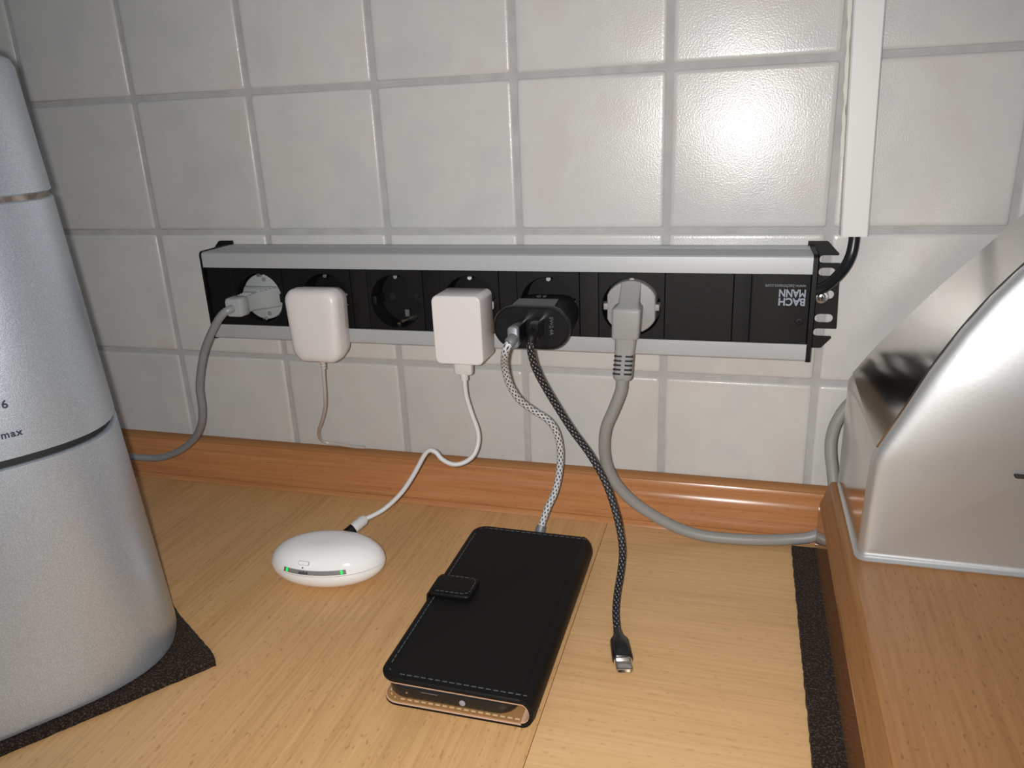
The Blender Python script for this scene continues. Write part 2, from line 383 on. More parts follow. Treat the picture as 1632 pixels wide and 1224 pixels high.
for txt, sz, s, z in (('6', .052, .772, -1.392), ('max', .046, .776, -1.532)):
    n = cm_front(z) + .004
    # plant the lettering on the curved front: find the surface along N at this s
    ring = cm_ring(z); best = max((p for p in ring), key=lambda p: p.dot(N2) - 6 * abs(p.dot(S2) - s))
    lettering('lettering', txt, sz, M['ink'], up_h, frame(ns(best.dot(N2) + .006, s, z), -S2 * 1 + N2 * 0, (0, 0, 1)), bold=.001, spacing=1.15, depth=.004)

# ------------------------------------------------------------------ lacquered wooden box and steel bin on the right
fr_ = MB(); random.seed(5)
fo = [(5.905, -.335), (5.905, -4.6), (9.4, -4.6), (9.4, -.335)]
fj = []
for i in range(4):
    a, b = fo[i], fo[(i + 1) % 4]; k = max(1, int(math.dist(a, b) / .025))
    for j in range(k): t = j / k; fj.append((a[0] + (b[0] - a[0]) * t + random.uniform(-.003, .003), a[1] + (b[1] - a[1]) * t + random.uniform(-.003, .003)))
fr_.loft([ring_xy(fj, ZC + .001), ring_xy(fj, ZC + .03)])
tag(fr_.build('felt_pad', M['felt']), 'strip of dark brown felt showing beside the wooden stand', 'felt pad', 'felt pads')
prof = [(6.057, ZC + .031), (6.057, -2.716), (6.102, -2.572), (6.112, -2.555), (6.128, -2.55), (9.2, -2.55), (9.2, ZC + .031)]
ws = extrude_y(MB(), prof, -.335, -4.4).build('wooden_stand', M['board'], None, 12)
MB().box(6.052, 6.0572, -4.4, -.335, ZC + .031, -2.7165).build('edge_band', M['band_gloss'], ws)
tag(ws, 'brown lacquered wooden stand under the steel bin, with rounded edge', 'wooden stand')

bin_ = thing('bread_bin', (7.3, -.8, -2.549), 'shiny steel bin with curved sloping front on the wooden stand', 'bread bin')
br_ = [(6.152, -2.548), (6.152, -2.30), (6.151, -2.05), (6.151, -1.858), (6.176, -1.816), (6.298, -1.633), (6.447, -1.448), (6.591, -1.271), (6.73, -1.115), (6.864, -.965), (6.947, -.874), (7.1, -.75), (7.3, -.64), (7.6, -.57), (8.6, -.55), (8.6, -2.548)]
bp_ = [(6.160, -2.548), (6.166, -2.30), (6.173, -2.10), (6.178, -1.99), (6.198, -1.925), (6.300, -1.705), (6.387, -1.505), (6.495, -1.298), (6.602, -1.13), (6.690, -1.013), (6.775, -.918), (6.95, -.77), (7.2, -.64), (7.55, -.57), (8.6, -.55), (8.6, -2.548)]
def inset_profile(p, d):
    out = []; n = len(p)
    for i in range(n):
        a, b, c = Vector(p[i - 1]), Vector(p[i]), Vector(p[(i + 1) % n])
        e1 = (b - a).normalized(); e2 = (c - b).normalized()
        n1 = Vector((e1.y, -e1.x)); n2 = Vector((e2.y, -e2.x)); nn = (n1 + n2)
        nn = nn / max(.3, (1 + n1.dot(n2)))
        out.append(tuple(b + nn * d))
    return out
MB().loft([[(x, -.335, z) for x, z in br_], [(x, -1.205, z) for x, z in bp_], [(x, -1.206, z) for x, z in inset_profile(bp_, .02)]]).build('body', M['steel_gl'], bin_, 30)
sp_ = []
for i in range(len(bp_)):                      # resample the outline so the domed panel is smooth
    a_, b_ = Vector(bp_[i]), Vector(bp_[(i + 1) % len(bp_)]); k_ = max(1, int((b_ - a_).length / .05))
    sp_ += [tuple(a_ + (b_ - a_) * (j / k_)) for j in range(k_)]
fil = [[(x, y, z) for x, z in inset_profile(sp_, d)] for d, y in ((.004, -1.200), (0, -1.205), (.003, -1.228), (.009, -1.247), (.018, -1.262))]
sp_ = [Vector(p) for p in inset_profile(sp_, .030)]
pcx = Vector((7.35, -1.62)); rr_ = fil
for t in (0, .015, .03, .06, .1, .15, .2, .26, .33, .4, .5, .6, .7, .8, .9, .97):
    ring = []
    for p in sp_:
        q = pcx + (p - pcx) * (1 - t); g = max(0, min(1, (q.y + 2.56) / 1.15)); g = g * g * (3 - 2 * g)
        ring.append((q.x, -1.2725 - .12 * (1 - math.exp(-t / .3)) * g - .004 * min(1, t / .03), q.y))
    rr_.append(ring)
MB().loft(rr_).build('side_panel', M['steel'], bin_, 60)
MB().loft([ring_xy(rrect(7.374, -.815, 2.452, .965, .05, 4), -2.549), ring_xy(rrect(7.374, -.815, 2.462, .975, .05, 4), -2.540), ring_xy(rrect(7.374, -.815, 2.44, .95, .05, 4), -2.528)]).build('base_rim', M['steel'], bin_, 50)
# curved lid sheet lying on the slope
def lid_ring(p, y):
    o_, i_ = inset_profile(p, -.007)[4:15], inset_profile(p, .004)[4:15]
    o_ = [tuple(v)[:2] for v in catmull([(a, b, 0) for a, b in o_], 3)]; i_ = [tuple(v)[:2] for v in catmull([(a, b, 0) for a, b in i_], 3)]
    return [(x, y, z) for x, z in o_ + i_[::-1]]
MB().loft([lid_ring(br_, -.34), lid_ring(bp_, -1.228)]).build('lid', M['steel_gl'], bin_, 30)
MB().box(6.790, 6.95, -1.358, -1.30, -1.984, -1.970, .006).build('dent_shade', M['groove'], bin_)  # dark bar painted in for the shadow edge of a dent in the panel

# ------------------------------------------------------------------ power strip
X0, X1, YF, ZT, ZB = 1.692, 5.890, -.40, -1.090, -1.738
ps = thing('power_strip', (3.8, 0, ZB), 'long aluminium power strip with six black sockets screwed to the tiles', 'power strip')
def alu(zt, sgn):
    f = lambda d: zt - sgn * d
    return [(-.006, f(0)), (-.375, f(0)), (-.389, f(.004)), (-.397, f(.012)), (-.40, f(.026)), (-.40, f(.110)), (-.388, f(.110)), (-.386, f(.03)), (-.37, f(.016)), (-.006, f(.016))]
ap = extrude_x(MB(), alu(ZT, 1), X0, X1).build('top_rail', M['alu'], ps, 25)
for dy in (-.06, -.10, -.14):
    extrude_x(MB(), [(dy, ZT - .004), (dy, ZT + .0015), (dy - .012, ZT + .0015), (dy - .012, ZT - .004)], X0 + .002, X1 - .002).build('rib', M['alu'], ap)
extrude_x(MB(), alu(ZB, -1), X0, X1).build('bottom_rail', M['alu'], ps, 25)
MB().box(X0 + .01, X1 - .01, -.20, -.008, ZB + .02, ZT - .02).build('back_housing', M['black_pl'], ps)
def end_plate(x0, x1):
    q = [(y, z) for y, z in rrect(-.203, (ZT + ZB) / 2, .402, ZT - ZB + .014, .03, 4)]
    e = extrude_x(MB(), q, x0, x1).build('end_plate', M['black_pl'], ps); return e
end_plate(X0 - .016, X0 - .0005); end_plate(X1 + .0005, X1 + .026)
ZM0, ZM1 = -1.627, -1.202                      # black insert between the rails
YP = -.390
CX = [2.123 + .5413 * k for k in range(6)]; CZ = -1.425; SR = .188
# seams of the inserts
def plate(x0, x1, name, y=YP, back=-.372):
    return MB().box(x0 + .0022, x1 - .0022, y, back, ZM0 + .001, ZM1 - .001, .003).build(name, M['black_pl'], ps, 15)
HWID = .208
def socket(cx):
    mod = MB(); n = 48
    circ = [(cx + SR * math.cos(2 * math.pi * k / n), CZ + SR * math.sin(2 * math.pi * k / n)) for k in range(n)]
    x0, x1, z0, z1 = cx - HWID + .002, cx + HWID - .002, ZM0 + .001, ZM1 - .001
    rect = []
    for k in range(n):
        a = 2 * math.pi * (k + .0) / n; c, s = math.cos(a), math.sin(a)
        t = min(((x1 - cx) if c > 0 else (cx - x0)) / max(abs(c), 1e-6), ((z1 - CZ) if s > 0 else (CZ - z0)) / max(abs(s), 1e-6))
        rect.append((cx + c * t, CZ + s * t))
    rect = [(x, z) for x, z in rect]
    # snap the nearest sample to each corner
    for qx, qz in ((x0, z0), (x0, z1), (x1, z0), (x1, z1)):
        i = min(range(n), key=lambda k: math.dist(rect[k], (qx, qz))); rect[i] = (qx, qz)
    mod.loft([ring_xz(rect, -.372), ring_xz(rect, YP), ring_xz(circ, YP), ring_xz([(cx + (x - cx) * .985, CZ + (z - CZ) * .985) for x, z in circ], YP + .006), ring_xz([(cx + (x - cx) * .97, CZ + (z - CZ) * .97) for x, z in circ], -.225)], cap0=False, cap1=False)
    m_ = mod.build('socket_module', M['black_pl'], ps, 30)
    b = MB()
    C = lambda r, y: [(cx + r * math.cos(2 * math.pi * k / 32), y, CZ + r * math.sin(2 * math.pi * k / 32)) for k in range(32)]
    b.loft([C(.181, -.205), C(.181, -.23)])
    b.build('socket_floor', M['black_in'], m_)
    for sx in (-1, 1):
        MB().disc_y(cx + sx * .095, CZ, .026, -.228, -.2325, 16).build('pin_hole', M['gap'], m_)
        MB().box(cx + sx * .172 - .016, cx + sx * .172 + .016, -.372, -.23, CZ - .032, CZ + .032, .004).build('guide_rib', M['black_in'], m_)
    for sz in (-1, 1):
        c = MB(); c.tube([(cx, -.24, CZ + sz * .165), (cx, -.33, CZ + sz * .162), (cx, -.366, CZ + sz * .170)], .016, 8, 3)
        if sz < 0: c.box(cx + .004, cx + .036, -.262, -.25, CZ - .135, CZ - .085)
        c.build('earth_clip', M['metal'], m_)
    return m_
for cx in CX: socket(cx)
plate(X0 + .012, CX[0] - HWID, 'spacer_panel')
for a, b in zip(CX, CX[1:]): plate(a + HWID, b - HWID, 'spacer_panel')
plate(CX[5] + HWID, 5.450, 'blank_panel'); plate(5.450, 5.553, 'spacer_panel')
ep = plate(5.556, X1 - .002, 'end_panel', YP - .004)
FX, FZ = Vector((-1, 0, 0)), Vector((0, 0, -1))      # printed upside down
def on_strip(x, z): return frame((x, YP - .0048, z), (-1, 0, 0), (0, 0, -1))
def fitted(text, x0, x1, z0, z1, mt, bold):
    o = lettering('lettering', text, 1.0, mt, ep, Matrix.Identity(4), bold=bold, depth=.0)
    vs_ = [v.co + loc_of(ep) for v in o.data.vertices]; mn = [min(v[i] for v in vs_) for i in (0, 1)]; mx = [max(v[i] for v in vs_) for i in (0, 1)]
    kx, kz = (x1 - x0) / ((mx[0] - mn[0])) * U, (z1 - z0) / ((mx[1] - mn[1])) * U
    off = loc_of(ep)
    for v in o.data.vertices:
        p = v.co + off
        v.co = Vector(((x1 - (p.x - mn[0]) / U * kx), YP - .0052, z1 - (p.y - mn[1]) / U * kz)) * U - off
    return o
fitted('BACH', 5.712, 5.862, -1.392, -1.344, M['print'], .03)
fitted('MANN', 5.712, 5.862, -1.340, -1.292, M['print'], .03)
fitted('www.bachmann.com', 5.632, 5.862, -1.283, -1.262, M['print_mid'], .0)
sc_ = MB().disc_y(5.838, -1.487, .023, YP, YP - .010, 20, .004).build('panel_screw', M['black_pl'], ep)
cr = MB()
for i in range(3):
    a = math.radians(60 * i + 20); c, s = math.cos(a), math.sin(a)
    p = [(5.838 + c * u - s * v, -1.487 + s * u + c * v) for u, v in ((-.014, -.003), (.014, -.003), (.014, .003), (-.014, .003))]
    cr.loft([ring_xz(p, YP - .0104), ring_xz(p, YP - .009)])
cr.build('screw_slot', M['gap'], sc_)

def stadium(x0, x1, zc, h, n=8):
    r = h / 2; out = []
    for k in range(n + 1): a = math.radians(-90 + 180 * k / n); out.append((x1 - r + r * math.cos(a), zc + r * math.sin(a)))
    for k in range(n + 1): a = math.radians(90 + 180 * k / n); out.append((x0 + r + r * math.cos(a), zc + r * math.sin(a)))
    return out
def arc(cx, cz, r, a0, a1, n=8): return [(cx + r * math.cos(math.radians(a0 + (a1 - a0) * k / n)), cz + r * math.sin(math.radians(a0 + (a1 - a0) * k / n))) for k in range(n + 1)]
ear = [(5.882, -1.062), (5.992, -1.062), (6.001, -1.066), (6.066, -1.136), (6.068, -1.142), (6.064, -1.149)] + arc(5.978, -1.174, .025, 90, 270) + [(6.078, -1.199), (6.080, -1.204), (6.092, -1.612), (6.088, -1.620)] + arc(5.978, -1.646, .026, 90, 270) + [(6.062, -1.672), (6.066, -1.680), (6.010, -1.746), (6.0, -1.750), (5.86, -1.750)]
holes = [stadium(5.955, 6.054, -1.254, .054), stadium(5.955, 6.06, -1.400, .058), stadium(5.955, 6.066, -1.553, .058)]
XZ = Matrix(((1, 0, 0, 0), (0, 0, -1, -.022), (0, 1, 0, 0), (0, 0, 0, 1)))
eo = flat_shape('mounting_bracket', [ear] + holes, .022, M['black_pl'], ps, XZ)
XZm = Matrix(((-1, 0, 0, X0 + X1), (0, 0, -1, -.022), (0, 1, 0, 0), (0, 0, 0, 1)))
flat_shape('mounting_bracket', [ear] + holes, .022, M['black_pl'], ps, XZm)
ms = MB().disc_y(5.985, -1.412, .043, -.034, -.044, 24, .005).build('mounting_screw', M['zinc'], ps)
MB().disc_y(5.985, -1.412, .025, -.044, -.066, 20, .012).build('screw_head', M['zinc'], ms)
c = MB(); c.box(5.969, 6.001, -.0675, -.062, -1.416, -1.408); c.box(5.981, 5.989, -.0675, -.062, -1.428, -1.396); c.build('screw_slot', M['groove'], ms)
MB().tube([(6.136, -.062, -.93), (6.138, -.064, -1.0), (6.139, -.075, -1.057), (6.127, -.09, -1.143), (6.092, -.12, -1.215), (6.033, -.16, -1.280), (5.969, -.2, -1.322), (5.905, -.22, -1.336)], .034, 16, 6).build('supply_cable', M['black_cable'], ps)

# cable duct
dt = thing('cable_duct', (6.13, 0, -1.03), 'white plastic cable duct running up the tiles above the black cable', 'cable duct')
def dring(z, i=0.0):
    x0 = 6.057 + (z + 1.02) * (6.012 - 6.057) / 1.30; x1 = 6.211 + (z + 1.02) * (6.176 - 6.211) / 1.30
    return [(x0 + i, -.0005, z), (x0 + i, -.112 + i, z), (x0 + .008 + i, -.12 + i, z), (x1 - .008 - i, -.12 + i, z), (x1 - i, -.112 + i, z), (x1 - i, -.0005, z)]
z1 = 4.0; body = MB()
R0, R1, R2 = dring(-1.022), dring(z1), dring(-1.022, .012)
body.loft([dring(z1, .012), R1, R0, R2, dring(-.9, .012)], cap0=False, cap1=True); body.build('channel', M['duct'], dt, 30)
gl = MB(); random.seed(8); gp = []
for k in range(60):
    z = -.56 + k * .055; x0 = 6.057 + (z + 1.02) * (6.012 - 6.057) / 1.30
    gp.append((x0 - .008 + random.uniform(-.003, .003), -.010, z))
gl.tube(gp, lambda t: .013 + .006 * math.sin(t * 92) * math.sin(t * 39 + 1), 8, 3); gl.build('silicone_bead', M['glue'], dt)

# ------------------------------------------------------------------ plugs and chargers
# 1: straight grey plug, cord to the coffee machine
pc = thing('power_cable', (CX[0], -.36, CZ), 'grey power cord with straight plug in the leftmost socket, curling down behind the coffee machine', 'power cord', 'grey power cords')
d = MB().disc_y(CX[0], CZ, .168, -.24, -.335, 40, .008).build('plug_face', M['grey_plug'], pc)
for sx, sz in ((.02, .13), (.03, -.125)):
    MB().loft([ring_xz(stadium(CX[0] + sx - .018, CX[0] + sx + .018, CZ + sz, .034, 5), y) for y in (-.3345, -.3365)]).build('clip_notch', M['band'], d)
b = MB(); xs = CX[0]
seq = [(-.33, .300, .150), (-.35, .285, .150), (-.42, .21, .142), (-.49, .135, .128), (-.55, .108, .118), (-.60, .104, .118), (-.612, .104, .118)]
b.loft([ring_xz(rrect(xs, CZ + .005 - (y + .33) * 0.0, ww, h, .018, 4), y) for y, ww, h in seq]); pb = b.build('plug_body', M['grey_plug'], pc, 50)
MB().loft([ring_xz(rrect(xs - .002, CZ + .003, ww, h, .02, 4), y) for y, ww, h in ((-.608, .118, .126), (-.614, .126, .134), (-.70, .122, .130), (-.712, .108, .116))]).build('plug_collar', M['grey_plug'], pc, 50)
for y in (-.38, -.41, -.44, -.47, -.53, -.56, -.59):
    ww = .26 + (y + .38) * 1.15 if y > -.5 else .09
    MB().box(xs - ww / 2 + .01, xs + ww / 2 - .01, y - .004, y + .004, CZ + .06, CZ + .082 - max(0, (-.4 - y)) * .06, .002).build('grip_rib', M['grey_plug'], pb)
MB().tube([(2.121, -.69, -1.425), (2.10, -.735, -1.432), (2.055, -.75, -1.462), (1.971, -.74, -1.549), (1.829, -.7, -1.726), (1.725, -.66, -1.909), (1.652, -.62, -2.073), (1.61, -.58, -2.24), (1.545, -.54, -2.388), (1.429, -.5, -2.529), (1.256, -.47, -2.658), (1.051, -.45, -2.749), (.879, -.45, -2.775), (.60, -.47, -2.774), (.35, -.55, -2.80)], .0275, 14, 6).build('cable', M['grey_cable'], pc)

# 2: rounded white charger with thin cable
wc = thing('plug_charger', (2.66, -.40, -1.6), 'rounded white plug-in charger in the second socket, thin cable hanging to the wall', 'charger', 'white plug-in chargers')
def ch1(y, i, dz=0.0):
    out = []
    x0, x1, zt, zb_ = 2.456 + i, 2.862 - i, -1.322 - i, -1.826 + i
    pts = rrect((x0 + x1) / 2, (zt + zb_) / 2, x1 - x0, zt - zb_, .075, 6)
    for x, z in pts:                        # belly tapers towards the foot, foot edge bows down
        t = (zt - z) / (zt - zb_); k = 1 - .11 * max(0, t - .15) ** 1.3; cx_ = (x0 + x1) / 2
        bow = -.028 * (1 - ((x - cx_) / (x1 - x0) * 2) ** 2) * max(0, t - .6) / .4
        out.append((cx_ + (x - cx_) * k, y, z + bow + .012))
    return out
MB().loft([ch1(-.403, .045), ch1(-.41, .02), ch1(-.43, .010), ch1(-.497, .002)]).build('back_shell', M['white'], wc, 50)
MB().loft([ch1(-.499, .006), ch1(-.502, 0), ch1(-.565, 0), ch1(-.595, .008), ch1(-.612, .024), ch1(-.620, .05), ch1(-.623, .09)]).build('front_shell', M['white'], wc, 60)
MB().loft([ring_xz(rrect(CX[1], CZ - .03, .20, .12, .05, 5), y) for y in (-.24, -.405)]).build('plug_base', M['white'], wc)
cb_ = MB().tube([(2.655, -.515, -1.80), (2.657, -.52, -1.861), (2.637, -.5, -1.963), (2.598, -.45, -2.127), (2.542, -.38, -2.255), (2.439, -.28, -2.412), (2.338, -.18, -2.544), (2.29, -.09, -2.649), (2.311, -.045, -2.695), (2.376, -.030, -2.706), (2.462, -.026, -2.716), (2.537, -.024, -2.722), (2.64, -.024, -2.722)], .0135, 10, 6).build('cable', M['old_cable'], wc)
sr = MB()
for k in range(4):
    z = -1.815 - k * .022; sr.tube([(2.656, -.518, z), (2.655, -.519, z - .016)], .024 - k * .0015, 10, 1, smooth=False)
sr.build('strain_relief', M['old_cable'], wc)

# 4: white box charger + white USB cable to the earbud case
wb = thing('plug_charger', (3.75, -.40, -1.6), 'square-edged white USB charger block in the fourth socket', 'charger', 'white plug-in chargers')
def ch2(y, i, r=.042): return ring_xz(rrect(3.752, -1.540, 3.0 * 0 + .334 - 2 * i, .458 - 2 * i, max(.01, r - i * .5), 5), y)
MB().loft([ch2(-.412, .02), ch2(-.418, .006), ch2(-.43, 0), ch2(-.665, 0), ch2(-.675, .003), ch2(-.680, .010)]).build('shell', M['white'], wb, 28)
MB().loft([ring_xz(rrect(CX[3], CZ - .03, .20, .12, .05, 5), y) for y in (-.24, -.415)]).build('plug_base', M['white'], wb)
MB().box(CX[3] + .14, CX[3] + .172, -.42, -.39, CZ - .03, CZ + .02, .006).build('guide_tab', M['white'], wb)

wcab = thing('charging_cable', (3.735, -.55, -1.83), 'white charging cable from the square charger block to the earbud case', 'charging cable', 'charging cables')
def cring(z, ww, dd, cx=3.735, cy=-.555): return ring_xy(rrect(cx, cy, ww, dd, .018, 4), z)
MB().loft([cring(-1.755, .128, .062), cring(-1.86, .128, .062), cring(-1.870, .116, .05)]).build('usb_connector', M['white_cable'], wcab, 50)
MB().tube([(3.735, -.555, -1.865), (3.735, -.555, -1.885), (3.735, -.554, -1.912)], lambda t: .030 - .003 * t, 12, 3).build('strain_relief', M['white_cable'], wcab)
CEND = [(3.119, -.88, -2.842), (3.070, -.92, -2.872)]
MB().tube([(3.735, -.554, -1.90), (3.738, -.55, -2.025), (3.771, -.55, -2.16), (3.808, -.56, -2.269), (3.815, -.58, -2.353), (3.792, -.62, -2.431), (3.731, -.65, -2.479), (3.659, -.68, -2.486), (3.591, -.7, -2.446), (3.549, -.7, -2.398), (3.504, -.7, -2.386), (3.459, -.7, -2.428), (3.381, -.72, -2.564), (3.291, -.76, -2.698), (3.19, -.82, -2.795), (3.119, -.885, -2.829), (3.06, -.925, -2.847)], .0165, 12, 6).build('cable', M['white_cable'], wcab)
dirc = (Vector((2.985, -1.06, -2.900)) - Vector((3.07, -.915, -2.844))).normalized()
def along(p, t): return tuple(Vector(p) + dirc * t)
base = (3.075, -.912, -2.842)
wcon = MB().tube([along(base, 0), along(base, .02), along(base, .10), along(base, .112)], lambda t: .026 + .012 * min(1, t * 3), 14, 1, smooth=False).build('charging_plug', M['white_cable'], wcab)
MB().tube([along(base, .108), along(base, .112), along(base, .19)], .036, 14, 1, smooth=False).build('plug_tip', M['black_pl'], wcon)

# 5: black dual USB charger
bc = thing('plug_charger', (4.29, -.40, -1.45), 'glossy black oval dual USB charger in the fifth socket', 'charger')
def bring(y, ww, h, cx=4.281, cz=-1.470, r=None): return ring_xz(rrect(cx, cz, ww, h, r if r else min(ww, h) / 2, 8), y)
MB().loft([bring(-.40, .37, .20, 4.30, -1.455, .10), bring(-.44, .40, .235, 4.30, -1.458, .115), bring(-.60, .435, .246, 4.29, -1.464, .12), bring(-.772, .455, .248)]).build('body', M['black_pl'], bc, 50)
fr2 = MB().loft([bring(-.768, .455, .245), bring(-.770, .484, .272), bring(-.795, .486, .274), bring(-.803, .478, .266), bring(-.804, .462, .250), bring(-.797, .452, .240)]).build('front_plate', M['black_gl'], bc, 40)
MB().loft([ring_xz(rrect(CX[4], CZ - .03, .30, .13, .06, 5), y) for y in (-.24, -.402)]).build('plug_base', M['black_pl'], bc)
lb = MB(); lb.loft([[(4.15, -.765, -1.3425), (4.42, -.765, -1.3425), (4.415, -.635, -1.3285), (4.165, -.635, -1.3285)], [(4.15, -.765, -1.3400), (4.42, -.765, -1.3400), (4.415, -.635, -1.3260), (4.165, -.635, -1.3260)]])
lb.build('sticker', M['label'], bc)
lettering('lettering', '5V=2.4A', .032, M['print_dim'], fr2, frame((4.405, -.7985, -1.455), (0, 0, -1), (1, 0, 0)), depth=.002)
lettering('lettering', 'CE', .05, M['print_dim'], bc, frame((4.29, -.575, -1.3245), (1, 0, 0), (0, .999, .04)), spacing=1.3, depth=.002)

bw = thing('charging_cable', (4.23, -.80, -1.46), 'white and black braided charging cable plugged into the closed phone wallet', 'charging cable', 'charging cables')
def uring(y, ww, h, cx, cz, r=.02): return ring_xz(rrect(cx, cz, ww, h, r, 4), y)
up1 = MB().loft([uring(-.795, .056, .115, 4.226, -1.470), uring(-1.03, .060, .128, 4.236, -1.466), uring(-1.04, .052, .118, 4.236, -1.466)]).build('usb_plug', M['black_gl'], bw, 50)
MB().loft([uring(-1.022, .063, .131, 4.236, -1.466), uring(-1.05, .063, .131, 4.236, -1.466), uring(-1.055, .055, .123, 4.236, -1.466)]).build('plug_end', M['usb_grey'], up1, 50)
MB().tube([(4.236, -1.04, -1.470), (4.232, -1.075, -1.478), (4.222, -1.09, -1.49)], lambda t: .034 - .002 * t, 14, 4).build('collar', M['usb_grey'], up1)
MB().tube([(4.226, -1.085, -1.487), (4.208, -1.09, -1.515), (4.183, -1.05, -1.57), (4.144, -.94, -1.675), (4.135, -.83, -1.828), (4.17, -.74, -1.963), (4.237, -.66, -2.061), (4.317, -.6, -2.145), (4.364, -.56, -2.246), (4.38, -.53, -2.399), (4.367, -.53, -2.563), (4.34, -.56, -2.693), (4.299, -.6, -2.792), (4.275, -.64, -2.868), (4.262, -.675, -2.92)], .0238, 14, 10).build('cable', M['braid_w'], bw)
MB().tube([(4.267, -.662, -2.900), (4.260, -.69, -2.945), (4.258, -.73, -2.985)], lambda t: .031 + .012 * t, 12, 4).build('phone_plug', M['usb_grey'], bw)

bb = thing('charging_cable', (4.33, -.80, -1.46), 'black braided cable with loose USB-C plug lying on the worktop', 'charging cable', 'charging cables')
up2 = MB().loft([uring(-.795, .060, .112, 4.330, -1.458), uring(-.94, .062, .114, 4.334, -1.452), uring(-.962, .050, .10, 4.334, -1.452)]).build('usb_plug', M['black_gl'], bb, 50)
MB().tube([(4.333, -.95, -1.460), (4.331, -.985, -1.475), (4.327, -.992, -1.505)], lambda t: .034, 12, 4).build('collar', M['black_pl'], up2)
ZL = ZC + .033
MB().tube([(4.329, -.988, -1.485), (4.323, -.99, -1.53), (4.320, -.965, -1.585), (4.329, -.92, -1.685), (4.361, -.86, -1.806), (4.418, -.8, -1.955), (4.512, -.75, -2.146), (4.617, -.72, -2.315), (4.712, -.73, -2.483), (4.78, -.78, -2.63), (4.833, -.86, -2.761), (4.863, -.95, -2.863), (4.871, -1.08, -2.94), (4.872, -1.21, -2.99), (4.888, -1.37, -3.02), (4.922, -1.53, -3.033)], .0225, 14, 10).build('cable', M['braid_b'], bb)
ud = Vector((.094, -.344, 0)).normalized(); us = Vector((-ud.y, ud.x, 0))
def crings(seq, p0): 
    out = []
    for t, ww, h in seq:
        c = Vector(p0) + ud * t
        out.append([c + us * a + Vector((0, 0, b)) for a, b in rrect(0, 0, ww, h, h * .42, 5)])
    return out
p0 = (4.920, -1.520, ZC + .037)
cp = MB().loft(crings([(0, .05, .05), (.05, .062, .056), (.085, .100, .062), (.095, .106, .066), (.240, .112, .068), (.246, .106, .062)], p0)).build('usb_c_plug', M['black_gl'], bb, 50)
MB().loft(crings([(.240, .098, .052), (.262, .098, .052)], p0)).build('collar', M['steel_plug'], cp)
tip = MB().loft(crings([(.262, .088, .030), (.33, .088, .030), (.334, .080, .026), (.334, .074, .018), (.30, .074, .018)], p0)).build('plug_tip', M['steel_plug'], cp, 40)

# 6: angled grey plug
gc = thing('power_cable', (CX[5], -.40, CZ), 'speckled grey power cord with angled plug in the rightmost socket, running behind the wooden stand', 'power cord', 'grey power cords')
cx = CX[5]
pf = MB(); n = 40; ring = []
for k in range(n):
    a = 2 * math.pi * k / n; ring.append((cx + max(-.152, min(.152, .172 * math.cos(a))), CZ + .172 * math.sin(a)))
inn = lambda q, f: [(cx + (x - cx) * f, CZ + (z - CZ) * f) for x, z in q]
pf.loft([ring_xz(ring, -.24), ring_xz(ring, -.392), ring_xz(inn(ring, .985), -.398), ring_xz(inn(ring, .95), -.40)])
pf_o = pf.build('plug_face', M['grey_stain'], gc, 50)
for sx in (-1, 1): MB().box(cx + sx * .162 - .014, cx + sx * .162 + .014, -.395, -.34, CZ - .018, CZ + .022, .004).build('guide_tab', M['grey_stain'], pf_o)
def brow(z, ww, y0, dx=0.0, r=.018): return ring_xy(rrect(cx - .005 + dx, (y0 - .385) / 2, ww, -.385 - y0, r, 3), z)
MB().loft([brow(-1.262, .120, -.402, .005, .006), brow(-1.285, .125, -.415, .005, .01), brow(-1.385, .128, -.500, .0), brow(-1.398, .150, -.520, -.004), brow(-1.41, .178, -.532, -.008), brow(-1.43, .180, -.535, -.008), brow(-1.55, .174, -.535, -.012), brow(-1.598, .168, -.53, -.016), brow(-1.605, .150, -.522, -.016)]).build('plug_body', M['grey_stain'], gc, 40)
def nring(z, ww, dd, dx): return ring_xy(rrect(cx + dx, -.485, ww, dd, .03, 4), z)
MB().loft([nring(-1.60, .146, .085, -.018), nring(-1.625, .134, .082, -.020), nring(-1.70, .126, .082, -.026)]).build('plug_neck', M['grey_stain'], gc, 40)
sr = MB().loft([nring(-1.695, .122, .080, -.026), nring(-1.75, .120, .078, -.029), nring(-1.84, .122, .078, -.036), nring(-1.866, .120, .076, -.038), nring(-1.88, .10, .06, -.039)]).build('strain_relief', M['grey_stain'], gc, 40)
for k in range(5):
    z = -1.712 - k * .0295; dx = -.027 - k * .0024
    for sx in (-1, 1):
        MB().box(cx + dx + (sx * .036) - .024, cx + dx + (sx * .036) + .024, -.528, -.515, z - .0055, z + .0055).build('relief_slot', M['groove'], sr)
MB().tube([(4.789, -.49, -1.87), (4.779, -.49, -1.96), (4.732, -.485, -2.093), (4.682, -.475, -2.224), (4.666, -.46, -2.36), (4.679, -.44, -2.506), (4.732, -.42, -2.642), (4.837, -.405, -2.772), (4.986, -.39, -2.882), (5.156, -.375, -2.972), (5.325, -.36, -3.020), (5.514, -.345, -3.031), (5.699, -.325, -3.030), (5.88, -.295, -3.020), (6.03, -.282, -2.992), (6.10, -.276, -2.93), (6.145, -.262, -2.80), (6.148, -.24, -2.66), (6.131, -.2, -2.533), (6.112, -.17, -2.413), (6.113, -.15, -2.31), (6.139, -.14, -2.202), (6.20, -.13, -2.09), (6.32, -.13, -1.98)], .039, 16, 6).build('cable', M['grey_cable2'], gc)

